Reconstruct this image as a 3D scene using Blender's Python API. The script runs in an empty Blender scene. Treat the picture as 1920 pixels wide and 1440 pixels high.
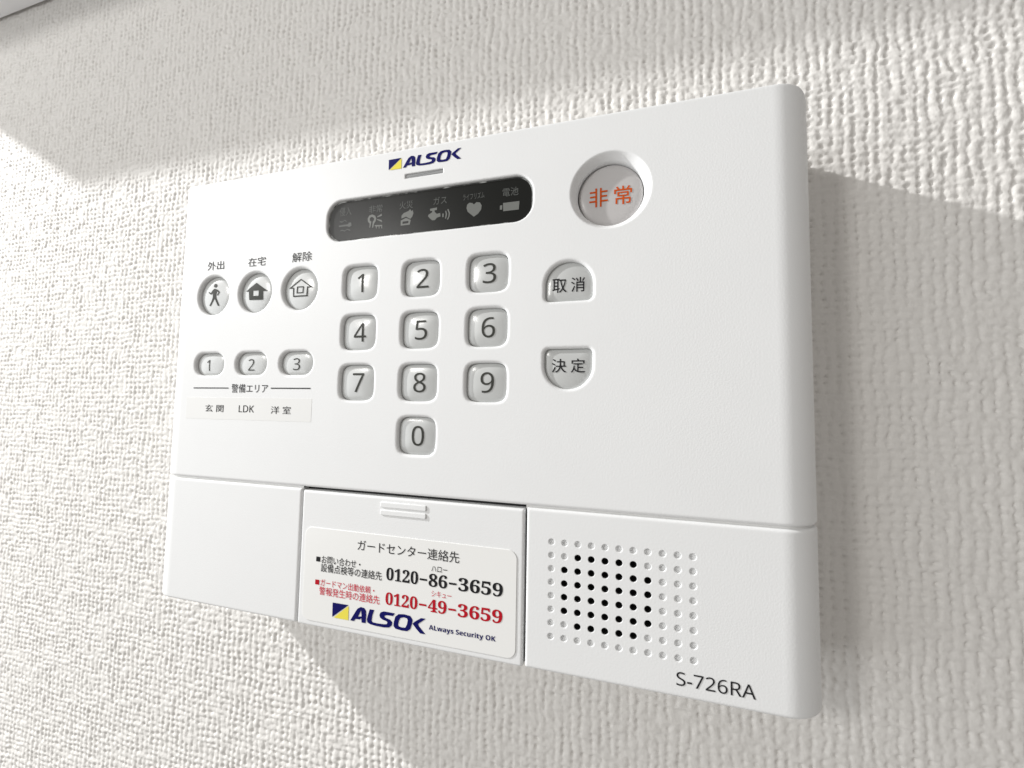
import bpy, bmesh, math
import numpy as np
from mathutils import Matrix, Vector

# ------------------------------------------------------------------ units
S = 0.02            # one design unit (the key pitch) is 20 mm
T = 1.4             # depth of the control panel in units; the wall is the plane y = 0
sc = bpy.context.scene
col = sc.collection

def P(x, z, n=0.0):
    """design coordinates (x right, z up, n = depth below the panel's front) -> metres"""
    return Vector((x * S, (n - T) * S, z * S))

# ------------------------------------------------------------------ camera
R = [[0.961555, -0.017369, 0.274064], [0.000374, 0.99808, 0.061941], [-0.274614, -0.059457, 0.959715]]
cd = bpy.data.cameras.new('camera')
cam = bpy.data.objects.new('camera', cd)
col.objects.link(cam)
cd.sensor_width = 36.0
cd.lens = 36.0 * 767.12 / 1920.0
cd.clip_start = 0.005
cd.clip_end = 50.0
ax = [Vector((r[0], r[2], -r[1])) for r in R]
m = Matrix.Identity(4)
for i in range(3):
    m[i][0], m[i][1], m[i][2] = ax[0][i], -ax[1][i], -ax[2][i]
loc = P(2.82671, -1.07882, -5.10016)
m[0][3], m[1][3], m[2][3] = loc
cam.matrix_world = m
cd.dof.use_dof = True
cd.dof.focus_distance = 5.75 * S
cd.dof.aperture_fstop = 26.0
sc.camera = cam

# ------------------------------------------------------------------ light and exposure
w = bpy.data.worlds.new('World')
sc.world = w
w.use_nodes = True
bg = w.node_tree.nodes['Background']
bg.inputs[0].default_value = (1.0, 0.955, 0.905, 1)
bg.inputs[1].default_value = 0.32

def lamp(name, kind, loc, energy, color, aim=None, **kw):
    l = bpy.data.lights.new(name, kind)
    l.energy = energy
    l.color = color
    for k, v in kw.items():
        setattr(l, k, v)
    o = bpy.data.objects.new(name, l)
    col.objects.link(o)
    o.location = loc
    if aim is not None:
        o.rotation_euler = (Vector(aim) - Vector(loc)).to_track_quat('-Z', 'Y').to_euler()
    return o

# the hard lamp high on the left, close to the wall: it casts the panel's and the ledge's shadows
lamp('downlight', 'POINT', (-50.4 * S, -16.0 * S, 27.5 * S), 58.0, (0.99, 0.99, 0.985), shadow_soft_size=0.014)
# added fill light, broad and soft, left of and behind the camera
lamp('left_fill', 'AREA', (-105 * S, -68 * S, 0 * S), 24.0, (0.95, 0.98, 1.0), aim=P(0, 0),
     shape='RECTANGLE', size=2.0, size_y=1.5)
# the room's ceiling lamp, up and behind the camera: the small soft highlights on the keys
lamp('ceiling_lamp', 'POINT', P(-0.52 * 62, 0.32 * 62, -0.78 * 62), 12.0, (1.0, 0.98, 0.95), shadow_soft_size=0.085)
vs = sc.view_settings
vs.view_transform = 'Standard'
vs.look = 'None'
vs.exposure = 0.19
vs.gamma = 1.0

# ------------------------------------------------------------------ materials
def mat(name, color, rough=0.5, coat=0.0, spec=0.5, bump=0.0, bscale=900.0, var=0.0, sss=0.0, coat_rough=0.05):
    mt = bpy.data.materials.new(name)
    mt.use_nodes = True
    nt = mt.node_tree
    b = nt.nodes['Principled BSDF']
    b.inputs['Base Color'].default_value = (*color, 1)
    b.inputs['Roughness'].default_value = rough
    b.inputs['Coat Weight'].default_value = coat
    b.inputs['Coat Roughness'].default_value = coat_rough
    b.inputs['Specular IOR Level'].default_value = spec
    if sss:
        b.inputs['Subsurface Weight'].default_value = sss
        b.inputs['Subsurface Radius'].default_value = (0.002, 0.002, 0.002)
        b.inputs['Subsurface Scale'].default_value = 1.0
    if bump or var:
        tc = nt.nodes.new('ShaderNodeTexCoord')
        nz = nt.nodes.new('ShaderNodeTexNoise')
        nz.inputs['Scale'].default_value = bscale
        nz.inputs['Detail'].default_value = 3.0
        nt.links.new(tc.outputs['Object'], nz.inputs['Vector'])
        if bump:
            bp = nt.nodes.new('ShaderNodeBump')
            bp.inputs['Strength'].default_value = bump
            bp.inputs['Distance'].default_value = 0.0002
            nt.links.new(nz.outputs['Fac'], bp.inputs['Height'])
            nt.links.new(bp.outputs['Normal'], b.inputs['Normal'])
        if var:
            n2 = nt.nodes.new('ShaderNodeTexNoise')
            n2.inputs['Scale'].default_value = 60.0
            n2.inputs['Detail'].default_value = 5.0
            nt.links.new(tc.outputs['Object'], n2.inputs['Vector'])
            mr = nt.nodes.new('ShaderNodeMapRange')
            mr.inputs['To Min'].default_value = 1 - var
            mr.inputs['To Max'].default_value = 1 + var
            nt.links.new(n2.outputs['Fac'], mr.inputs['Value'])
            mx = nt.nodes.new('ShaderNodeMix')
            mx.data_type = 'RGBA'
            mx.blend_type = 'MULTIPLY'
            mx.inputs['Factor'].default_value = 1.0
            mx.inputs['A'].default_value = (*color, 1)
            nt.links.new(mr.outputs['Result'], mx.inputs['B'])
            nt.links.new(mx.outputs['Result'], b.inputs['Base Color'])
    return mt

M = {
    'case': mat('white_plastic', (0.80, 0.806, 0.808), 0.50, spec=0.35, bump=0.17, bscale=2200, var=0.018),
    'back': mat('white_plastic_rear', (0.74, 0.74, 0.73), 0.5),
    'dark': mat('dark_gap', (0.02, 0.02, 0.02), 0.7),
    'black': mat('speaker_black', (0.008, 0.008, 0.008), 0.8),
    'key': mat('grey_key_plastic', (0.52, 0.53, 0.523), 0.34, coat=0.5, var=0.02, coat_rough=0.15),
    'emergency': mat('grey_button_plastic', (0.50, 0.485, 0.48), 0.42, coat=0.15, coat_rough=0.2),
    'lamp': mat('grey_indicator', (0.30, 0.305, 0.31), 0.25, coat=1.0),
    'glass': mat('display_smoked', (0.009, 0.0095, 0.0085), 0.30, spec=0.18),
    'bezel': mat('display_edge', (0.30, 0.31, 0.30), 0.15, coat=1.0),
    'lcd': mat('display_print', (0.17, 0.175, 0.165), 0.30, spec=0.18),
    'lcd2': mat('display_print_faint', (0.105, 0.11, 0.105), 0.30, spec=0.18),
    'ink': mat('black_ink', (0.018, 0.018, 0.02), 0.45, spec=0.08),
    'greyink': mat('grey_ink', (0.055, 0.056, 0.050), 0.35, spec=0.08),
    'red': mat('red_ink', (0.46, 0.008, 0.02), 0.45, spec=0.08),
    'redlight': mat('thin_red_ink', (0.60, 0.05, 0.08), 0.45, spec=0.08),
    'orange': mat('orange_ink', (0.56, 0.085, 0.010), 0.4, spec=0.08),
    'navy': mat('navy_ink', (0.006, 0.006, 0.105), 0.4, spec=0.08),
    'yellow': mat('yellow_ink', (0.82, 0.71, 0.10), 0.4, spec=0.08),
    'sticker': mat('sticker_vinyl', (0.84, 0.84, 0.825), 0.28, var=0.006),
    'tape': mat('label_tape', (0.765, 0.765, 0.752), 0.5, var=0.01),
    'ledge': mat('ledge_laminate', (0.86, 0.86, 0.87), 0.5, bump=0.1, bscale=700, var=0.02),
    'wall': mat('woven_wallpaper', (0.745, 0.728, 0.702), 0.75, spec=0.25, bump=0.6, bscale=1300, var=0.02),
}

# the scuffed film round the display: its broken glints are painted as bright noise over dark
nt = M['bezel'].node_tree
tc = nt.nodes.new('ShaderNodeTexCoord')
nz = nt.nodes.new('ShaderNodeTexNoise')
nz.inputs['Scale'].default_value = 260.0
nz.inputs['Detail'].default_value = 4.0
rp = nt.nodes.new('ShaderNodeValToRGB')
rp.color_ramp.elements[0].position = 0.47
rp.color_ramp.elements[0].color = (0.03, 0.03, 0.03, 1)
rp.color_ramp.elements[1].position = 0.62
rp.color_ramp.elements[1].color = (0.42, 0.43, 0.42, 1)
nt.links.new(tc.outputs['Object'], nz.inputs['Vector'])
nt.links.new(nz.outputs['Fac'], rp.inputs['Fac'])
nt.links.new(rp.outputs['Color'], nt.nodes['Principled BSDF'].inputs['Base Color'])

# ------------------------------------------------------------------ object helpers
base = {}
def link(name, me, parent=None, origin=None):
    """origin in metres (world); the mesh is already local to it"""
    o = bpy.data.objects.new(name, me)
    col.objects.link(o)
    wl = Vector(origin) if origin is not None else Vector((0, 0, 0))
    base[o] = wl
    o.location = wl - (base[parent] if parent is not None else Vector((0, 0, 0)))
    if parent is not None:
        o.parent = parent
    return o

def mesh(name, verts, faces, mt, smooth=True):
    me = bpy.data.meshes.new(name)
    me.from_pydata([tuple(v) for v in verts], [], faces)
    me.materials.append(M[mt])
    if smooth:
        me.polygons.foreach_set('use_smooth', [True] * len(me.polygons))
    me.update()
    return me

def bm_obj(name, bm, mt, parent, origin, smooth=True, merge=1e-6):
    bmesh.ops.remove_doubles(bm, verts=bm.verts, dist=merge)
    bmesh.ops.recalc_face_normals(bm, faces=bm.faces)
    ori = Vector(origin)
    # open shells: make the front point at the room
    s = sum((f.normal.y * f.calc_area() for f in bm.faces))
    if s > 0:
        bmesh.ops.reverse_faces(bm, faces=bm.faces)
    bmesh.ops.translate(bm, verts=bm.verts, vec=-ori)
    me = bpy.data.meshes.new(name)
    bm.to_mesh(me)
    bm.free()
    me.materials.append(M[mt])
    me.polygons.foreach_set('use_smooth', [smooth] * len(me.polygons))
    return link(name, me, parent, origin)

# ------------------------------------------------------------------ outlines
def superell(cx, cz, a, b, p=4.0, n=48):
    out = []
    for i in range(n):
        t = 2 * math.pi * (i + 0.5) / n
        c, s = math.cos(t), math.sin(t)
        r = (abs(c) ** p + abs(s) ** p) ** (-1 / p)
        out.append((cx + a * r * c, cz + b * r * s))
    return out

def rrect(x0, x1, z0, z1, r, k=8):
    """r: one radius or (bottom-left, bottom-right, top-right, top-left)"""
    rs = r if isinstance(r, (tuple, list)) else (r,) * 4
    cs = [(x0, z0, 1, 1, 180), (x1, z0, -1, 1, 270), (x1, z1, -1, -1, 0), (x0, z1, 1, -1, 90)]
    out = []
    for (x, z, sx, sz, a0), q in zip(cs, rs):
        for i in range(k + 1):
            a = math.radians(a0 + 90.0 * i / k)
            out.append((x + sx * q + q * math.cos(a), z + sz * q + q * math.sin(a)))
    res = []
    for q in out:
        if not res or abs(q[0] - res[-1][0]) + abs(q[1] - res[-1][1]) > 1e-5:
            res.append(q)
    if abs(res[0][0] - res[-1][0]) + abs(res[0][1] - res[-1][1]) < 1e-5:
        res.pop()
    return res

def offset(loop, d):
    """positive d grows a counter-clockwise loop"""
    n = len(loop)
    out = []
    for i in range(n):
        p0, p1, p2 = loop[i - 1], loop[i], loop[(i + 1) % n]
        e1 = (p1[0] - p0[0], p1[1] - p0[1]); e2 = (p2[0] - p1[0], p2[1] - p1[1])
        l1 = math.hypot(*e1); l2 = math.hypot(*e2)
        n1 = (e1[1] / l1, -e1[0] / l1); n2 = (e2[1] / l2, -e2[0] / l2)
        b = (n1[0] + n2[0], n1[1] + n2[1])
        q = b[0] * b[0] + b[1] * b[1]
        out.append((p1[0] + d * 2 * b[0] / q, p1[1] + d * 2 * b[1] / q))
    return out

def fillet(r, depth, k=5, lead=0.012):
    """profile of (inset, depth) pairs for the lip of an opening"""
    pr = [(-lead, 0.0), (0.0, 0.0)]
    for i in range(1, k + 1):
        a = math.pi / 2 * i / k
        pr.append((r * math.sin(a), r * (1 - math.cos(a))))
    pr.append((r, depth))
    return pr

# ------------------------------------------------------------------ wrapped plates
XB, RB = 4.42, 0.45     # where the sides start to bend, and the bend's radius
SMAX = XB + RB * math.pi / 2 + 0.85
def wrap(s, z, n=0.0):
    a = abs(s); sg = 1 if s >= 0 else -1
    if a <= XB:
        return P(s, z, n)
    th = (a - XB) / RB
    if th < math.pi / 2:
        return P(sg * (XB + (RB - n) * math.sin(th)), z, RB - (RB - n) * math.cos(th))
    return P(sg * (XB + RB - n), z, RB + (a - XB - RB * math.pi / 2))

def bend_samples():
    return [XB + RB * math.pi / 2 * i / 16 for i in range(17)] + [SMAX]

def edge_samples(e, inward, r=0.04, depth=0.14):
    """coordinate samples going from the wall of a plate's edge onto its face: (coordinate, added depth)"""
    out = [(e, depth)]
    for i in range(6):
        a = math.pi / 2 * (1 - i / 5)
        out.append((e + inward * r * (1 - math.sin(a)), r * (1 - math.cos(a))))
    out.append((e + inward * (r + 0.015), 0.0))
    return out

def plate(name, left, right, zb, zt, holes, parent, mt='case', rt=0.04, rb_=0.04, rl=0.04, rr=0.04, bottom_depth=0.14, ct=0.0, cb=0.0):
    """left / right: None = wraps round the side of the case, else the x of a filleted edge.
    holes: list of (outline, profile)."""
    ss = []
    if left is None:
        ss += [(-v, 0.0) for v in reversed(bend_samples())] + [(-XB + 0.02, 0.0)]
    else:
        ss += edge_samples(left, 1, rl)
    i0 = len(ss) - 1
    if right is None:
        ss += [(XB - 0.02, 0.0)] + [(v, 0.0) for v in bend_samples()]
    else:
        ss += list(reversed(edge_samples(right, -1, rr)))
    zz = edge_samples(zb, 1, rb_, bottom_depth)
    j0 = len(zz) - 1
    zz += list(reversed(edge_samples(zt, -1, rt)))
    bm = bmesh.new()
    g = {}
    for i, (s, a) in enumerate(ss):
        for j, (z, b) in enumerate(zz):
            xx = min(abs(s), XB) if abs(s) <= XB else abs(wrap(s, 0).x) / S
            def drop(q):
                t = max(0.0, xx - (XB + RB - q))
                return q - math.sqrt(max(0.0, q * q - t * t)) if q > 0 else 0.0
            z = z - drop(ct) if j > j0 else z + drop(cb)
            g[i, j] = bm.verts.new(wrap(s, z, max(a, b) if min(a, b) > 0.03 else min(a + b, 0.14)))
    for i in range(len(ss) - 1):
        for j in range(len(zz) - 1):
            if (i, j) != (i0, j0):
                bm.faces.new((g[i, j], g[i + 1, j], g[i + 1, j + 1], g[i, j + 1]))
    if not holes:
        bm.faces.new((g[i0, j0], g[i0 + 1, j0], g[i0 + 1, j0 + 1], g[i0, j0 + 1]))
    else:
        edges = []
        lp = [g[i0, j0], g[i0 + 1, j0], g[i0 + 1, j0 + 1], g[i0, j0 + 1]]
        for a, b in zip(lp, lp[1:] + lp[:1]):
            e = bm.edges.get((a, b)) or bm.edges.new((a, b))
            edges.append(e)
        for outline, prof in holes:
            rings = []
            for ins, dep in prof:
                rings.append([bm.verts.new(P(x, z, dep)) for x, z in offset(outline, -ins)])
            n = len(outline)
            for ra, rb in zip(rings, rings[1:]):
                for i in range(n):
                    bm.faces.new((ra[i], ra[(i + 1) % n], rb[(i + 1) % n], rb[i]))
            for i in range(n):
                edges.append(bm.edges.get((rings[0][i], rings[0][(i + 1) % n])))
        bmesh.ops.triangle_fill(bm, use_beauty=True, use_dissolve=False, edges=edges, normal=(0, -1, 0))
    cx = ((left if left is not None else -4.87) + (right if right is not None else 4.87)) / 2
    return bm_obj(name, bm, mt, parent, P(cx, (zb + zt) / 2, 0))

# ------------------------------------------------------------------ flat shapes and lettering
def poly_obj(name, loops_list, mt, parent, depth_fn, thick=0):
    """each item of loops_list is [outer, hole, ...] in (x, z); one mesh lying on depth_fn(x, z)"""
    bm = bmesh.new()
    for loops in loops_list:
        edges = []
        for lp in loops:
            vs_ = [bm.verts.new(P(x, z, 0)) for x, z in lp]
            for a, b in zip(vs_, vs_[1:] + vs_[:1]):
                edges.append(bm.edges.new((a, b)))
        bmesh.ops.triangle_fill(bm, use_beauty=True, use_dissolve=False, edges=edges, normal=(0, -1, 0))
    if thick:
        refine(bm, thick)
    for f in bm.faces:
        f.normal_update()
        if f.normal.y > 0:
            f.normal_flip()
    for v in bm.verts:
        v.co.y = P(0, 0, depth_fn(v.co.x / S, v.co.z / S)).y
    xs = [q[0] for ls in loops_list for l in ls for q in l]
    zs = [q[1] for ls in loops_list for l in ls for q in l]
    c = ((min(xs) + max(xs)) / 2, (min(zs) + max(zs)) / 2)
    ori = P(c[0], c[1], depth_fn(*c))
    bmesh.ops.translate(bm, verts=bm.verts, vec=-ori)
    me = bpy.data.meshes.new(name)
    bm.to_mesh(me)
    bm.free()
    me.materials.append(M[mt])
    return link(name, me, parent, ori)

def refine(bm, cuts):
    bmesh.ops.triangulate(bm, faces=bm.faces)
    bmesh.ops.subdivide_edges(bm, edges=bm.edges, cuts=cuts, use_grid_fill=True)

def sans(s, bold=False):
    o = ''
    for c in s:
        if c.isdigit(): o += chr((0x1D7EC if bold else 0x1D7E2) + int(c))
        elif 'A' <= c <= 'Z': o += chr((0x1D5D4 if bold else 0x1D5A0) + ord(c) - 65)
        elif 'a' <= c <= 'z': o += chr((0x1D5EE if bold else 0x1D5BA) + ord(c) - 97)
        else: o += c
    return o

def serif(s):
    return ''.join(chr(0x1D7CE + int(c)) if c.isdigit() else c for c in s)

def lettering(name, s, x0, x1, z0, z1, mt, parent, depth_fn=None, weight=0.0, keep=False, cuts=0):
    """write s into the box x0..x1, z0..z1 (keep: keep the letters' own width, centred)"""
    cu = bpy.data.curves.new('lettering', 'FONT')
    cu.body = s
    cu.size = 1.0
    cu.resolution_u = 4
    cu.offset = weight
    tmp = bpy.data.objects.new('lettering', cu)
    col.objects.link(tmp)
    dg = bpy.context.evaluated_depsgraph_get()
    me = bpy.data.meshes.new_from_object(tmp.evaluated_get(dg))
    bpy.data.objects.remove(tmp)
    if cuts:
        bm = bmesh.new(); bm.from_mesh(me)
        refine(bm, cuts)
        bm.to_mesh(me); bm.free()
    n = len(me.vertices)
    co = np.empty(n * 3)
    me.vertices.foreach_get('co', co)
    co = co.reshape(-1, 3)
    lo, hi = co.min(0), co.max(0)
    sx = (x1 - x0) / (hi[0] - lo[0])
    sz = (z1 - z0) / (hi[1] - lo[1])
    if keep:
        sx = sz
        mid = (x0 + x1) / 2
        x0 = mid - sx * (hi[0] - lo[0]) / 2
    xs = x0 + (co[:, 0] - lo[0]) * sx
    zs = z0 + (co[:, 1] - lo[1]) * sz
    f = depth_fn or (lambda x, z: -0.004)
    c = ((xs.min() + xs.max()) / 2, (z0 + z1) / 2)
    ori = P(c[0], c[1], f(*c))
    out = np.array([P(x, z, f(x, z)) - ori for x, z in zip(xs, zs)])
    me.vertices.foreach_set('co', out.ravel())
    me.materials.clear()
    me.materials.append(M[mt])
    me.name = name
    me.update()
    return link(name, me, parent, ori)

def slab(name, outline, n0, n1, r, mt, parent):
    """low pad with rounded rim: from depth n0 (foot) up to n1 (top, smaller)"""
    bm = bmesh.new()
    rings = [[bm.verts.new(P(x, z, n0)) for x, z in outline]]
    for i in range(5):
        a = math.pi / 2 * i / 4
        rings.append([bm.verts.new(P(x, z, n1 + r * (1 - math.sin(a)))) for x, z in offset(outline, -r * (1 - math.cos(a)))])
    rings.append([bm.verts.new(P(x, z, n1)) for x, z in offset(outline, -r - 0.004)])
    n = len(outline)
    for ra, rb in zip(rings, rings[1:]):
        for i in range(n):
            bm.faces.new((ra[i], ra[(i + 1) % n], rb[(i + 1) % n], rb[i]))
    bm.faces.new(rings[-1])
    xs = [q[0] for q in outline]; zs = [q[1] for q in outline]
    return bm_obj(name, bm, mt, parent, P((min(xs) + max(xs)) / 2, (min(zs) + max(zs)) / 2, n0))

def cap(s, crown, rim, sag=0.021):
    """depth of a key's top at the fraction s from its middle to its edge"""
    return crown + sag * s * s + max(0.0, rim - crown - sag) * s ** 9

def dome(outline, c, crown, rim, foot=0.30, sag=0.021):
    """domed cap inside an outline: returns verts/faces local to c"""
    prof = [(1.0, foot), (1.0, rim + 0.004)]
    for s in (0.995, 0.98, 0.955, 0.92, 0.88, 0.83, 0.77, 0.68, 0.55, 0.40, 0.22):
        prof.append((s, cap(s, crown, rim, sag)))
    o = P(c[0], c[1], 0)
    verts, faces = [], []
    n = len(outline)
    for s, d in prof:
        for x, z in outline:
            verts.append(P(c[0] + (x - c[0]) * s, c[1] + (z - c[1]) * s, d) - o)
    verts.append(P(c[0], c[1], crown) - o)
    for k in range(len(prof) - 1):
        for i in range(n):
            faces.append((k * n + i, k * n + (i + 1) % n, (k + 1) * n + (i + 1) % n, (k + 1) * n + i))
    k = len(prof) - 1
    for i in range(n):
        faces.append((k * n + i, k * n + (i + 1) % n, len(verts) - 1))
    return verts, faces

def dome_depth(c, a, b, crown, rim, q, lift=0.005, sag=0.021):
    def f(x, z):
        s = min(1.0, ((abs(x - c[0]) / a) ** q + (abs(z - c[1]) / b) ** q) ** (1 / q))
        return cap(s, crown, rim, sag) - lift
    return f

# ------------------------------------------------------------------ the ledge and the wall are built last (large meshes)
# ------------------------------------------------------------------ control panel
panel = bpy.data.objects.new('control_panel', None)
col.objects.link(panel)
panel.empty_display_size = 0.02
base[panel] = Vector((0, 0, -4.27 * S))
panel.location = base[panel]
panel['label'] = 'white plastic home security control panel with keypad and speaker mounted on the wall'
panel['category'] = 'control panel'

# rear housing, just inside the covers
bm = bmesh.new()
rings = []
for k in range(9):
    a = math.pi / 2 * k / 8
    rings.append((XB + 0.39 * math.sin(a), 0.07 + 0.39 * (1 - math.cos(a))))
rings.append((XB + 0.39, T + 0.03))
rv = [[bm.verts.new(P(x, z, n)) for x, z in rrect(-hx_, hx_, -4.235, 2.645, (0.07, 0.10, 0.17, 0.17), 6)] for hx_, n in rings]
for ra, rb in zip(rv, rv[1:]):
    for i in range(len(ra)):
        bm.faces.new((ra[i], ra[(i + 1) % len(ra)], rb[(i + 1) % len(ra)], rb[i]))
bm.faces.new(rv[-1])
bmesh.ops.recalc_face_normals(bm, faces=bm.faces)
me = bpy.data.meshes.new('rear_housing')
bmesh.ops.translate(bm, verts=bm.verts, vec=-P(0, -0.8, T))
bm.to_mesh(me); bm.free()
me.materials.append(M['back'])
link('rear_housing', me, panel, P(0, -0.8, T))

# --- openings of the upper cover
LIP = 0.04
KX, KZ = (-1, 0, 1), (0.741, 0.0, -0.741, -1.482)
KEYS = [('1', -1, KZ[0]), ('2', 0, KZ[0]), ('3', 1, KZ[0]), ('4', -1, KZ[1]), ('5', 0, KZ[1]), ('6', 1, KZ[1]),
        ('7', -1, KZ[2]), ('8', 0, KZ[2]), ('9', 1, KZ[2]), ('0', 0, KZ[3])]
KA, KB = 0.328, 0.302
MODES = [(-3.85, 0.718), (-2.972, 0.718), (-2.093, 0.718)]
MR = 0.368
AREAS = [(-3.853, -0.437), (-2.976, -0.438), (-2.097, -0.440)]
AW, AH = 0.348, 0.224

def pill(cx, cz, a, b):
    return rrect(cx - a, cx + a, cz - b, cz + b, b * 0.97, 12)
def dshape(cx, z0, z1, hw, up):
    r = 0.11; R_ = hw * 0.985
    return rrect(cx - hw, cx + hw, z0, z1, (r, r, R_, R_) if up else (R_, R_, r, r), 14)
CAN = (2.088, 0.257, 0.850, 0.345)
ENT = (2.087, -0.865, -0.273, 0.345)
EC, ER = (2.597, 1.681), 0.508
LCD = (-1.657, 1.632, 1.379, 2.068)
LED = (-0.318, 0.310, 2.219, 2.308)

holes = []
lip = fillet(LIP, 0.34)
for _, x, z in KEYS:
    holes.append((superell(x, z, KA, KB, 3.9), lip))
for x, z in MODES:
    holes.append((superell(x, z, MR, MR, 2.0), lip))
for x, z in AREAS:
    holes.append((pill(x, z, AW, AH), lip))
holes.append((dshape(CAN[0], CAN[1], CAN[2], CAN[3], True), lip))
holes.append((dshape(ENT[0], ENT[1], ENT[2], ENT[3], False), lip))
cone = [(-0.012, 0), (0, 0), (0.006, 0.001), (0.012, 0.004), (0.018, 0.009), (0.03, 0.022), (0.075, 0.085), (0.084, 0.10), (0.089, 0.115), (0.091, 0.13), (0.092, 0.34)]
holes.append((superell(EC[0], EC[1], ER, ER, 2.0, 64), cone))
holes.append((rrect(*LCD, 0.28, 12), fillet(0.025, 0.2)))
holes.append((rrect(*LED, 0.02, 4), fillet(0.014, 0.12)))
upper = plate('upper_cover', None, None, -2.297, 2.69, holes, panel, ct=0.17)

# --- lower covers and the hinged door
plate('lower_cover', None, -1.868, -4.27, -2.325, [], panel, rt=0.035, rr=0.03, cb=0.06)
GX, GZ, GP, GR = 1.911, -2.714, 0.1611, 0.0445
gl = fillet(0.007, 0.05, 3, 0.006)
gt = fillet(0.004, 0.014, 3, 0.006)
thru = lambda i, j: (j in (1, 6) and 2 <= i <= 6) or (2 <= j <= 5 and 1 <= i <= 7)
grid = [(i, j) for j in range(8) for i in range(11)]
speaker = plate('speaker_cover', 1.592, None, -4.27, -2.325,
                [(superell(GX + i * GP, GZ - j * GP, GR, GR, 2.0, 18), gt if thru(i, j) else gl) for i, j in grid], panel, rt=0.035, rl=0.03, cb=0.10)
plate('door', -1.842, 1.560, -4.272, -2.348, [], panel, rt=0.03, rl=0.03, rr=0.03, rb_=0.03)
link('door_gap_shade', mesh('door_gap_shade', [P(x, z, 0.142) - P(-0.14, -3.3, 0.142) for x, z in ((-1.86, -4.20), (1.60, -4.20), (1.60, -2.29), (-1.86, -2.29))], [(0, 1, 2, 3)], 'dark'), panel, P(-0.14, -3.3, 0.142))  # black sheet put in for the shade in the door's gaps
link('joint_filler', mesh('joint_filler', [P(x, z, 0.055) - P(-1.855, -3.3, 0.055) for x, z in ((-1.88, -4.25), (-1.832, -4.25), (-1.832, -2.36), (-1.88, -2.36))], [(0, 1, 2, 3)], 'back'), panel, P(-1.855, -3.3, 0.055))
for a, b in ((None, -1.87), (1.575, None)):      # floor of the groove between upper and lower covers
    ss = ([-v for v in reversed(bend_samples())] + [b]) if a is None else ([a] + bend_samples())
    vv = []
    for s in ss:
        vv += [wrap(s, -2.345, 0.042), wrap(s, -2.28, 0.042)]
    ff = [(2 * i, 2 * i + 2, 2 * i + 3, 2 * i + 1) for i in range(len(ss) - 1)]
    o0 = P(-3.3 if a is None else 3.2, -2.31, 0.042)
    link('groove_floor', mesh('groove_floor', [v - o0 for v in vv], ff, 'back'), panel, o0)
for z0, z1 in ((-2.490, -2.412), (-2.594, -2.521)):
    slab('finger_ridge', rrect(-0.511, 0.195, z0, z1, 0.02, 4), 0.002, -0.017, 0.011, 'case', panel)

# --- speaker: every opening is a cup behind the cover, black where it goes through
def cup(r, d, mt, nm):
    vv, ff = [], []
    prof = [(r * 1.02, 0.012), (r, 0.03), (r * 0.9, d * 0.8), (r * 0.6, d * 0.96)]
    n = 18
    for rr_, dd in prof:
        for i in range(n):
            a = 2 * math.pi * i / n
            vv.append(P(rr_ * math.cos(a), rr_ * math.sin(a), dd) - P(0, 0, 0))
    vv.append(P(0, 0, d) - P(0, 0, 0))
    for k in range(3):
        for i in range(n):
            ff.append((k * n + i, k * n + (i + 1) % n, (k + 1) * n + (i + 1) % n, (k + 1) * n + i))
    for i in range(n):
        ff.append((3 * n + i, 3 * n + (i + 1) % n, 4 * n))
    return mesh(nm, vv, ff, mt)
dimple_me = cup(GR - 0.006, 0.045, 'case', 'dimple')
hole_me = cup(GR - 0.004, 0.12, 'black', 'sound_hole')
for i, j in grid:
    t_ = thru(i, j)
    link('sound_hole' if t_ else 'dimple', hole_me if t_ else dimple_me, speaker, P(GX + i * GP, GZ - j * GP, 0))

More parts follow.
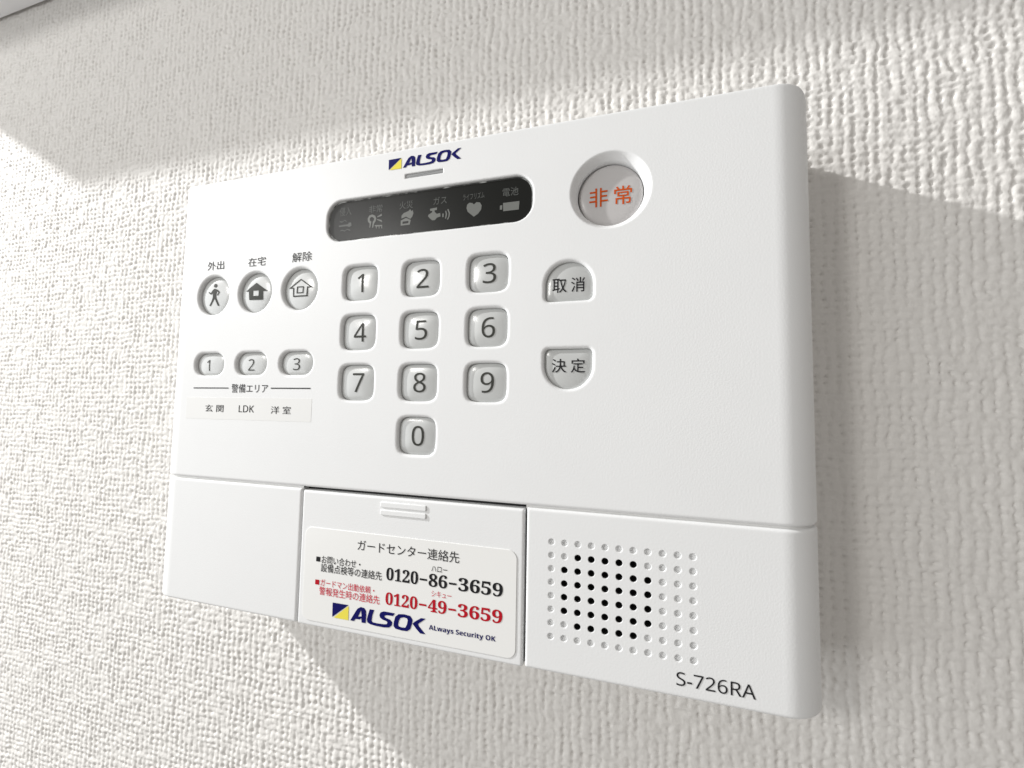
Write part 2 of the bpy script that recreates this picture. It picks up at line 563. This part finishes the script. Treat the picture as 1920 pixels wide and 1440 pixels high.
# --- keys
GAP = LIP + 0.0008
CR, RM = 0.030, 0.064
ka, kb = KA - GAP, KB - GAP
kv, kf = dome(superell(0, 0, ka, kb, 3.9), (0, 0), CR, RM)
key_me = mesh('key', kv, kf, 'key')
DW = {'1': 0.104, '4': 0.205}
for d, x, z in KEYS:
    k = link('key', key_me, panel, P(x, z, 0))
    k['label'] = 'grey translucent key marked ' + d
    w2 = DW.get(d, 0.188) / 2
    cx = x + (-0.012 if d == '1' else 0.014)
    lettering('digit', sans(d), cx - w2, cx + w2, z - 0.138, z + 0.138, 'greyink', k, dome_depth((x, z), ka, kb, CR, RM, 3.9), weight=-0.002, cuts=3)
mv, mf = dome(superell(0, 0, MR - GAP, MR - GAP, 2.0), (0, 0), CR, 0.068)
mode_me = mesh('mode_button', mv, mf, 'key')
LOGO = {'navy': [[(0.006, 0.203), (0.273, 0.205), (0.009, 0.006)]], 'yellow': [[(0.274, 0.194), (0.277, 0.0), (0.034, 0.001)]], 'A': [[(0.309, 0.004), (0.371, 0.004), (0.394, 0.036), (0.462, 0.039), (0.488, 0.061), (0.494, 0.002), (0.559, 0.005), (0.563, 0.115), (0.556, 0.171), (0.528, 0.202), (0.472, 0.209), (0.422, 0.18), (0.393, 0.14)], [(0.48, 0.167), (0.49, 0.083), (0.433, 0.074)]], 'LS': [[(0.617, 0.2), (0.688, 0.199), (0.662, 0.13), (0.651, 0.051), (0.67, 0.033), (0.746, 0.03), (0.861, 0.036), (0.894, 0.046), (0.901, 0.068), (0.88, 0.083), (0.826, 0.092), (0.784, 0.113), (0.772, 0.147), (0.789, 0.184), (0.838, 0.204), (1.01, 0.203), (0.983, 0.164), (0.889, 0.161), (0.853, 0.148), (0.853, 0.131), (0.882, 0.121), (0.94, 0.109), (0.974, 0.08), (0.968, 0.037), (0.928, 0.004), (0.847, -0.007), (0.714, -0.006), (0.63, 0.002), (0.587, 0.02), (0.577, 0.053), (0.591, 0.119)]], 'O': [[(1.067, 0.201), (1.147, 0.213), (1.243, 0.204), (1.28, 0.161), (1.272, 0.105), (1.249, 0.033), (1.203, 0.0), (1.123, -0.004), (1.026, 0.005), (0.996, 0.035), (0.998, 0.09), (1.02, 0.163)], [(1.097, 0.157), (1.148, 0.172), (1.196, 0.166), (1.209, 0.144), (1.199, 0.087), (1.177, 0.042), (1.129, 0.036), (1.077, 0.042), (1.064, 0.059), (1.074, 0.116)]], 'K': [[(1.281, 0.11), (1.308, 0.138), (1.404, 0.201), (1.474, 0.203), (1.433, 0.171), (1.364, 0.12), (1.373, 0.094), (1.413, 0.059), (1.473, 0.005), (1.399, 0.003), (1.343, 0.048)]]}
ICONS = [[[[(-1.441, 1.666), (-1.275, 1.672), (-1.267, 1.694), (-1.223, 1.693), (-1.211, 1.641), (-1.255, 1.626), (-1.292, 1.642), (-1.44, 1.642)]], [[(-1.431, 1.736), (-1.385, 1.723), (-1.341, 1.745), (-1.304, 1.722), (-1.304, 1.71), (-1.341, 1.734), (-1.385, 1.707), (-1.431, 1.724)]], [[(-1.415, 1.585), (-1.379, 1.593), (-1.333, 1.576), (-1.29, 1.599), (-1.235, 1.578), (-1.234, 1.566), (-1.289, 1.587), (-1.333, 1.564), (-1.378, 1.581), (-1.414, 1.573)]]], [[[(-0.896, 1.638), (-0.928, 1.672), (-0.934, 1.719), (-0.91, 1.762), (-0.859, 1.776), (-0.806, 1.75), (-0.785, 1.702), (-0.798, 1.658), (-0.822, 1.63), (-0.833, 1.57), (-0.85, 1.571), (-0.845, 1.663), (-0.825, 1.683), (-0.822, 1.71), (-0.848, 1.732), (-0.879, 1.736), (-0.899, 1.715), (-0.894, 1.684), (-0.867, 1.665), (-0.867, 1.658), (-0.885, 1.575), (-0.898, 1.577)]], [[(-0.775, 1.731), (-0.696, 1.768), (-0.69, 1.737), (-0.766, 1.719)]], [[(-0.778, 1.697), (-0.692, 1.669), (-0.682, 1.637), (-0.769, 1.681)]], [[(-0.808, 1.605), (-0.68, 1.595), (-0.678, 1.542), (-0.691, 1.543), (-0.692, 1.577), (-0.726, 1.577), (-0.725, 1.547), (-0.738, 1.548), (-0.739, 1.579), (-0.773, 1.581), (-0.772, 1.552), (-0.785, 1.553), (-0.791, 1.588), (-0.808, 1.59)]]], [[[(-0.361, 1.654), (-0.363, 1.699), (-0.327, 1.733), (-0.254, 1.754), (-0.223, 1.78), (-0.205, 1.748), (-0.182, 1.76), (-0.168, 1.714), (-0.186, 1.664), (-0.218, 1.634), (-0.288, 1.676)]], [[(-0.37, 1.55), (-0.373, 1.625), (-0.356, 1.631), (-0.288, 1.657), (-0.217, 1.623), (-0.209, 1.611), (-0.223, 1.549)], [(-0.342, 1.573), (-0.339, 1.607), (-0.245, 1.607), (-0.248, 1.574)]]], [[[(0.094, 1.746), (0.204, 1.754), (0.202, 1.716), (0.168, 1.715), (0.169, 1.694), (0.202, 1.66), (0.256, 1.667), (0.263, 1.615), (0.208, 1.604), (0.173, 1.57), (0.132, 1.574), (0.094, 1.608), (0.065, 1.642), (0.074, 1.662), (0.128, 1.69), (0.132, 1.711), (0.098, 1.715)]], [[(0.289, 1.654), (0.311, 1.653), (0.311, 1.601), (0.29, 1.601)]], [[(0.333, 1.687), (0.348, 1.69), (0.364, 1.637), (0.349, 1.575), (0.333, 1.577), (0.343, 1.639)]], [[(0.364, 1.705), (0.383, 1.708), (0.407, 1.649), (0.402, 1.599), (0.379, 1.555), (0.363, 1.561), (0.384, 1.601), (0.387, 1.651)]]], [[[(0.768, 1.553), (0.675, 1.634), (0.656, 1.686), (0.663, 1.736), (0.698, 1.761), (0.741, 1.751), (0.764, 1.728), (0.802, 1.756), (0.853, 1.745), (0.88, 1.701), (0.873, 1.644), (0.831, 1.591)]]], [[[(1.187, 1.696), (1.417, 1.695), (1.41, 1.579), (1.192, 1.58)]], [[(1.144, 1.664), (1.177, 1.668), (1.176, 1.607), (1.143, 1.607)]]]]
LCDT = [(-1.434, -1.224, 1.875), (-0.915, -0.685, 1.853), (-0.402, -0.182, 1.853), (0.144, 0.353, 1.851), (0.598, 0.917, 1.849), (1.178, 1.401, 1.841)]
WALK = [(-3.876, 0.84), (-3.826, 0.833), (-3.795, 0.816), (-3.754, 0.783), (-3.757, 0.768), (-3.783, 0.72), (-3.802, 0.722), (-3.777, 0.773), (-3.813, 0.798), (-3.82, 0.753), (-3.825, 0.7), (-3.802, 0.653), (-3.751, 0.556), (-3.755, 0.545), (-3.779, 0.546), (-3.824, 0.624), (-3.855, 0.679), (-3.879, 0.635), (-3.936, 0.551), (-3.961, 0.552), (-3.962, 0.563), (-3.918, 0.629), (-3.893, 0.689), (-3.894, 0.757), (-3.9, 0.781), (-3.922, 0.748), (-3.947, 0.745), (-3.994, 0.779), (-3.99, 0.794), (-3.975, 0.789), (-3.944, 0.768), (-3.903, 0.819)]
HEAD = [(-3.855, 0.894), (-3.819, 0.891), (-3.853, 0.862)]
HS = [[(-3.195, 0.75), (-2.98, 0.883), (-2.746, 0.736), (-2.837, 0.739), (-2.831, 0.596), (-3.112, 0.605), (-3.13, 0.746)], [(-3.04, 0.755), (-2.921, 0.752), (-2.921, 0.666), (-3.04, 0.666)]]
HO = [[(-2.332, 0.743), (-2.1, 0.886), (-1.861, 0.735), (-1.957, 0.74), (-1.962, 0.601), (-2.237, 0.603), (-2.246, 0.739)], [(-2.277, 0.755), (-2.099, 0.866), (-1.929, 0.755), (-1.979, 0.755), (-1.984, 0.62), (-2.222, 0.624), (-2.225, 0.754)]]
HW = [[(-2.172, 0.656), (-2.166, 0.766), (-2.034, 0.763), (-2.041, 0.655)], [(-2.152, 0.671), (-2.148, 0.749), (-2.053, 0.748), (-2.058, 0.671)]]
mb = []
for (x, z), lb in zip(MODES, ('round grey button with a walking figure', 'round grey button with a filled house', 'round grey button with an outlined house')):
    o = link('mode_button', mode_me, panel, P(x, z, 0))
    o['label'] = lb
    mb.append((o, dome_depth((x, z), MR - GAP, MR - GAP, CR, 0.068, 2.0)))
hx, hz = HEAD[0]
rx, rz = HEAD[1][0] - hx, hz - HEAD[2][1]
poly_obj('walking_figure', [[WALK], [[(hx + rx * math.cos(i * math.pi / 8), hz + rz * math.sin(i * math.pi / 8)) for i in range(16)]]], 'greyink', mb[0][0], mb[0][1], 4)
poly_obj('house_symbol', [HS], 'greyink', mb[1][0], mb[1][1], 4)
poly_obj('house_symbol', [HO, HW], 'greyink', mb[2][0], mb[2][1], 4)
av, af = dome(pill(0, 0, AW - GAP, AH - GAP), (0, 0), CR, 0.064)
area_me = mesh('area_button', av, af, 'key')
for (x, z), d, cx, hw in zip(AREAS, '123', (-3.897, -2.992, -2.104), (0.03, 0.063, 0.065)):
    o = link('area_button', area_me, panel, P(x, z, 0))
    o['label'] = 'small oblong grey button marked ' + d
    lettering('digit', sans(d), cx - hw, cx + hw, -0.548, -0.362, 'greyink', o, dome_depth((x, z), AW - GAP, AH - GAP, CR, 0.064, 2.6), weight=-0.006, cuts=3)
for nm, q, up, txt, boxes, lb in (
        ('cancel_button', CAN, True, '取消', ((1.876, 2.061, 0.413, 0.596), (2.118, 2.293, 0.412, 0.600)), 'grey button with a round top marked in black'),
        ('enter_button', ENT, False, '決定', ((1.879, 2.065, -0.617, -0.440), (2.124, 2.302, -0.619, -0.439)), 'grey button with a round foot marked in black')):
    zc = (q[1] + q[2]) / 2
    ol = offset(dshape(0, q[1] - zc, q[2] - zc, q[3], up), -GAP)
    vv, ff = dome(ol, (0, 0), 0.032, 0.068)
    o = link(nm, mesh(nm, vv, ff, 'key'), panel, P(q[0], zc, 0))
    o['label'] = lb
    df = dome_depth((q[0], zc), q[3] - GAP, (q[2] - q[1]) / 2 - GAP, 0.032, 0.068, 2.6)
    for ch, b in zip(txt, boxes):
        lettering('lettering', ch, *b, 'ink', o, df, weight=0.004, cuts=2)
er = ER - 0.092 - 0.010
ev, ef = dome(superell(0, 0, er, er, 2.0, 64), (0, 0), 0.125, 0.165, foot=0.34, sag=0.010)
eo = link('emergency_button', mesh('emergency_button', ev, ef, 'emergency'), panel, P(EC[0], EC[1], 0))
eo['label'] = 'large round grey button lettered in orange'
df = dome_depth(EC, er, er, 0.125, 0.165, 2.0, sag=0.010)
lettering('lettering', '非', 2.332, 2.566, 1.530, 1.780, 'orange', eo, df, weight=0.004, cuts=2)
lettering('lettering', '常', 2.645, 2.864, 1.530, 1.772, 'orange', eo, df, weight=0.004, cuts=2)

# --- floor behind the keys so that no gap shows the wall
link('key_mat', mesh('key_mat', [P(x, z, 0.325) - P(-0.7, 0, 0.325) for x, z in ((-4.3, -2.1), (3.3, -2.1), (3.3, 2.3), (-4.3, 2.3))], [(0, 1, 2, 3)], 'dark'), panel, P(-0.7, 0, 0.325))

# --- display
lw = slab('display_window', offset(rrect(*LCD, 0.28, 12), -0.046), 0.2, 0.036, 0.006, 'glass', panel)
lw['label'] = 'dark smoked display strip with faint grey symbols'
fl = lambda x, z: 0.0335
bz_o = offset(rrect(*LCD, 0.28, 12), -0.026)
bz = slab('display_edge', bz_o, 0.2, 0.040, 0.004, 'bezel', panel)
for ic, nm in zip(ICONS, ('wrench_symbol', 'alarm_symbol', 'fire_symbol', 'gas_symbol', 'heart_symbol', 'battery_symbol')):
    poly_obj(nm, ic, 'lcd2' if nm in ('wrench_symbol',) else 'lcd', lw, fl)
for (x0, x1, zc), s, h in zip(LCDT, ('侵入', '非常', '火災', 'ガス', 'ライフリズム', '電池'), (0.13, 0.115, 0.115, 0.11, 0.09, 0.115)):
    lettering('lettering', s, x0, x1, zc - h / 2, zc + h / 2, 'lcd2', lw, fl)
ld = slab('indicator_lamp', offset(rrect(*LED, 0.02, 4), -0.016), 0.12, 0.010, 0.004, 'lamp', panel)

# --- print on the covers
def logo(x0, z0, kx, kz, parent, d):
    lg = bpy.data.objects.new('brand_logo', None)
    col.objects.link(lg)
    lg.empty_display_size = 0.005
    base[lg] = P(x0 + 0.7 * kx, z0, d)
    lg.location = base[lg] - base[parent]
    lg.parent = parent
    f = lambda x, z: d
    for k, mt, nm in (('navy', 'navy', 'flag'), ('yellow', 'yellow', 'flag'), ('A', 'navy', 'letter'), ('LS', 'navy', 'letter'), ('O', 'navy', 'letter'), ('K', 'navy', 'letter')):
        poly_obj(nm, [[[(x0 + a * kx, z0 + b * kz) for a, b in l] for l in LOGO[k]]], mt, lg, f)
    return lg
logo(-0.588, 2.392, 0.787, 0.787, panel, -0.004)
for s, b in (('外出', (-4.01, -3.648, 1.150, 1.298)), ('在宅', (-3.136, -2.78, 1.145, 1.293)), ('解除', (-2.257, -1.883, 1.146, 1.298))):
    lettering('printed_label', s, *b, 'ink', panel)
lettering('printed_label', '警備エリア', -3.336, -2.600, -0.905, -0.764, 'ink', panel)
for x0, x1 in ((-4.154, -3.400), (-2.544, -1.794)):
    poly_obj('printed_line', [[[(x0, -0.838), (x1, -0.838), (x1, -0.822), (x0, -0.822)]]], 'ink', panel, lambda x, z: -0.004)
lettering('printed_label', sans('S-726RA'), 3.338, 4.128, -4.131, -3.984, 'ink', panel)

def sticker(name, outline, mt, n1):
    return slab(name, outline, 0.002, n1, 0.4 * abs(n1), mt, panel)
nt_ = sticker('name_tape', rrect(-4.29, -1.760, -1.338, -0.984, 0.01, 3), 'tape', -0.0016)
nt_['label'] = 'strip of clear label tape with three room names'
f8 = lambda x, z: -0.0045
for s, b in (('玄 関', (-3.868, -3.480, -1.222, -1.102)), (sans('LDK'), (-3.161, -2.854, -1.214, -1.105)), ('洋 室', (-2.52, -2.139, -1.228, -1.108))):
    lettering('lettering', s, *b, 'ink', nt_, f8, weight=0.0)

st = sticker('contact_sticker', rrect(-1.757, 1.473, -4.190, -2.868, 0.115, 8), 'sticker', -0.008)
st['label'] = 'white rounded sticker with two telephone numbers in black and red'
f12 = lambda x, z: -0.012
def tl(s, x0, x1, z0, z1, mt, w_=0.0):
    return lettering('printed_line', s, x0, x1, z0, z1, mt, st, f12, weight=w_)
tl('ガードセンター連絡先', -0.858, 0.694, -3.115, -2.968, 'ink')
tl('お問い合わせ・', -1.450, -0.800, -3.362, -3.252, 'ink', 0.003)
tl('設備点検等の連絡先', -1.458, -0.450, -3.482, -3.362, 'ink', 0.003)
tl('ガードマン出動依頼・', -1.456, -0.560, -3.682, -3.582, 'redlight', 0.003)
tl('警報発生時の連絡先', -1.470, -0.472, -3.806, -3.690, 'redlight', 0.003)
for z, mt in ((-3.312, 'ink'), (-3.637, 'red')):
    poly_obj('bullet', [[[(-1.545, z - 0.034), (-1.477, z - 0.034), (-1.477, z + 0.034), (-1.545, z + 0.034)]]], mt, st, f12)
def number(a, b, c, z0, z1, mt):
    tl(serif(a), -0.380, 0.105, z0, z1, mt, 0.006)
    tl(serif(b), 0.262, 0.530, z0, z1, mt, 0.006)
    tl(serif(c), 0.690, 1.296, z0, z1, mt, 0.006)
    zm = (z0 + z1) / 2 - 0.008
    for x0, x1 in ((0.130, 0.238), (0.556, 0.664)):
        poly_obj('dash', [[[(x0, zm - 0.012), (x1, zm - 0.012), (x1, zm + 0.012), (x0, zm + 0.012)]]], mt, st, f12)
number('0120', '86', '3659', -3.462, -3.292, 'ink')
number('0120', '49', '3659', -3.788, -3.622, 'red')
tl('ハロー', 0.299, 0.529, -3.262, -3.192, 'ink')
tl('シキュー', 0.309, 0.597, -3.586, -3.508, 'redlight')
tl(sans('ALways Security OK', True), 0.285, 1.211, -4.034, -3.950, 'navy')
logo(-1.238, -4.088, 1.0, 1.0, st, -0.012)

# ------------------------------------------------------------------ ledge above
bm = bmesh.new()
x0, x1 = -19.4, 14.0
zb, zt, dp = 9.53, 13.5, 3.75
prof = [(T - 0.02, zb + 0.13), (T - 0.10, zb), (T - dp + 0.06, zb), (T - dp, zb + 0.06), (T - dp, zt), (T + 0.02, zt)]
A_ = [bm.verts.new(P(x0, z, n)) for n, z in prof]
B_ = [bm.verts.new(P(x1, z, n)) for n, z in prof]
for i in range(len(prof)):
    j = (i + 1) % len(prof)
    bm.faces.new((A_[i], A_[j], B_[j], B_[i]))
bm.faces.new(A_); bm.faces.new(list(reversed(B_)))
bmesh.ops.recalc_face_normals(bm, faces=bm.faces)
ori = P((x0 + x1) / 2, zb, T)
bmesh.ops.translate(bm, verts=bm.verts, vec=-ori)
me = bpy.data.meshes.new('ledge'); bm.to_mesh(me); bm.free()
me.materials.append(M['ledge'])
lo = link('ledge', me, None, ori)
lo['label'] = 'smooth pale grey ledge projecting from the wall above the control panel'
lo['category'] = 'ledge'

# ------------------------------------------------------------------ wall with woven relief
rng = np.random.RandomState(7)
TAB = rng.rand(16, 256, 256).astype(np.float32)
def vn(x, z, k):
    xi = np.floor(x).astype(np.int64); zi = np.floor(z).astype(np.int64)
    fx = (x - xi).astype(np.float32); fz = (z - zi).astype(np.float32)
    fx = fx * fx * (3 - 2 * fx); fz = fz * fz * (3 - 2 * fz)
    t = TAB[k]
    a, b = xi & 255, (xi + 1) & 255
    c, d = zi & 255, (zi + 1) & 255
    return (t[a, c] * (1 - fx) + t[b, c] * fx) * (1 - fz) + (t[a, d] * (1 - fx) + t[b, d] * fx) * fz
def relief(x, z):
    """plain weave: thick upright threads over thinner level ones, uneven, with pits where they cross"""
    px, pz = 0.136, 0.114
    u = x + 0.045 * (vn(x / 0.50, z / 0.34, 0) - 0.5) + 0.05 * (vn(x / 0.13, z / 0.15, 1) - 0.5)
    v = z + 0.05 * (vn(x / 0.36, z / 0.45, 2) - 0.5) + 0.05 * (vn(x / 0.16, z / 0.12, 3) - 0.5)
    c, r = u / px, v / pz
    ci, ri = np.floor(c), np.floor(r)
    lw = np.sqrt(np.clip(1 - (2 * (c - ci) - 1) ** 2, 0, 1))
    lf = np.sqrt(np.clip(1 - (2 * (r - ri) - 1) ** 2, 0, 1))
    ow = 0.5 + 0.5 * np.cos(math.pi * (r - 0.5 + ci))
    of = 0.5 - 0.5 * np.cos(math.pi * (ri + c - 0.5))
    float_w = vn(c - 0.5, z / 0.15, 4)
    float_f = vn(x / 0.20, r - 0.5, 5)
    hw = lw * (0.20 + 0.80 * np.clip(0.12 + 0.80 * ow + 1.2 * (float_w - 0.5), 0, 1))
    hf = lf * (0.22 + 0.80 * np.clip(0.15 + 0.75 * of + 1.3 * (float_f - 0.5), 0, 1))
    h = np.maximum(hw, hf)
    dc = np.minimum(c - ci, 1 - (c - ci)) * px
    dr = np.minimum(r - ri, 1 - (r - ri)) * pz
    pit = np.exp(-(dc * dc + dr * dr) / 0.022 ** 2)
    h = h - 1.25 * pit * np.clip(2.2 * vn(c + 0.5, r + 0.5, 10) - 0.5, 0, 1.2)
    h = h + 0.36 * vn(x / 0.060, z / 0.055, 6) + 0.34 * vn(x / 0.034, z / 0.032, 7) + 0.15 * (vn(x / 0.8, z / 0.7, 8) - 0.5)
    return h * AMP
AMP = 0.0235
def axis(lo_, ma, fa, fb, mb, hi_, sa, sb, sm):
    """fine spacing sa..sb between fa and fb, sm in the margins ma..fa and fb..mb, coarse and flat beyond"""
    out = list(np.linspace(lo_, ma, 8)[:-1]) + list(np.arange(ma, fa - 0.5 * sm, sm))
    q = fa
    while q < fb:
        out.append(q)
        q += sa + (sb - sa) * (q - fa) / (fb - fa)
    if mb > fb:
        out += list(np.arange(fb, mb, sm))
    out += list(np.linspace(max(mb, fb), hi_, 8))
    return np.array(out)
gx = axis(-70, -18.0, -15.2, 8.2, 11.5, 60, 0.028, 0.0155, 0.036)
gz = axis(-60, -12.5, -10.0, 10.0, 10.0, 13.4, 0.0225, 0.0225, 0.036)
X, Z = np.meshgrid(gx, gz, indexing='ij')
H = relief(X + 80.0, Z + 80.0)
edge = np.clip(np.minimum(np.minimum(X + 17.9, 11.4 - X), np.minimum(Z + 12.4, 10.6 - Z)) / 0.6, 0, 1)
H = H * edge + 0.9 * AMP * (1 - edge)
nx, nz_ = X.shape
co = np.empty((nx * nz_, 3), np.float32)
co[:, 0] = X.ravel() * S
co[:, 1] = -H.ravel() * S
co[:, 2] = Z.ravel() * S
ii = (np.arange(nx - 1)[:, None] * nz_ + np.arange(nz_ - 1)[None, :]).ravel()
quads = np.stack([ii, ii + nz_, ii + nz_ + 1, ii + 1], 1).astype(np.int32)
me = bpy.data.meshes.new('wall')
me.vertices.add(len(co)); me.vertices.foreach_set('co', co.ravel())
me.loops.add(quads.size); me.loops.foreach_set('vertex_index', quads.ravel())
me.polygons.add(len(quads))
me.polygons.foreach_set('loop_start', np.arange(0, quads.size, 4, dtype=np.int32))
me.polygons.foreach_set('use_smooth', np.ones(len(quads), bool))
me.update(calc_edges=True)
me.materials.append(M['wall'])
wo = link('wall', me)
wo['kind'] = 'structure'
print('wall', nx, nz_)
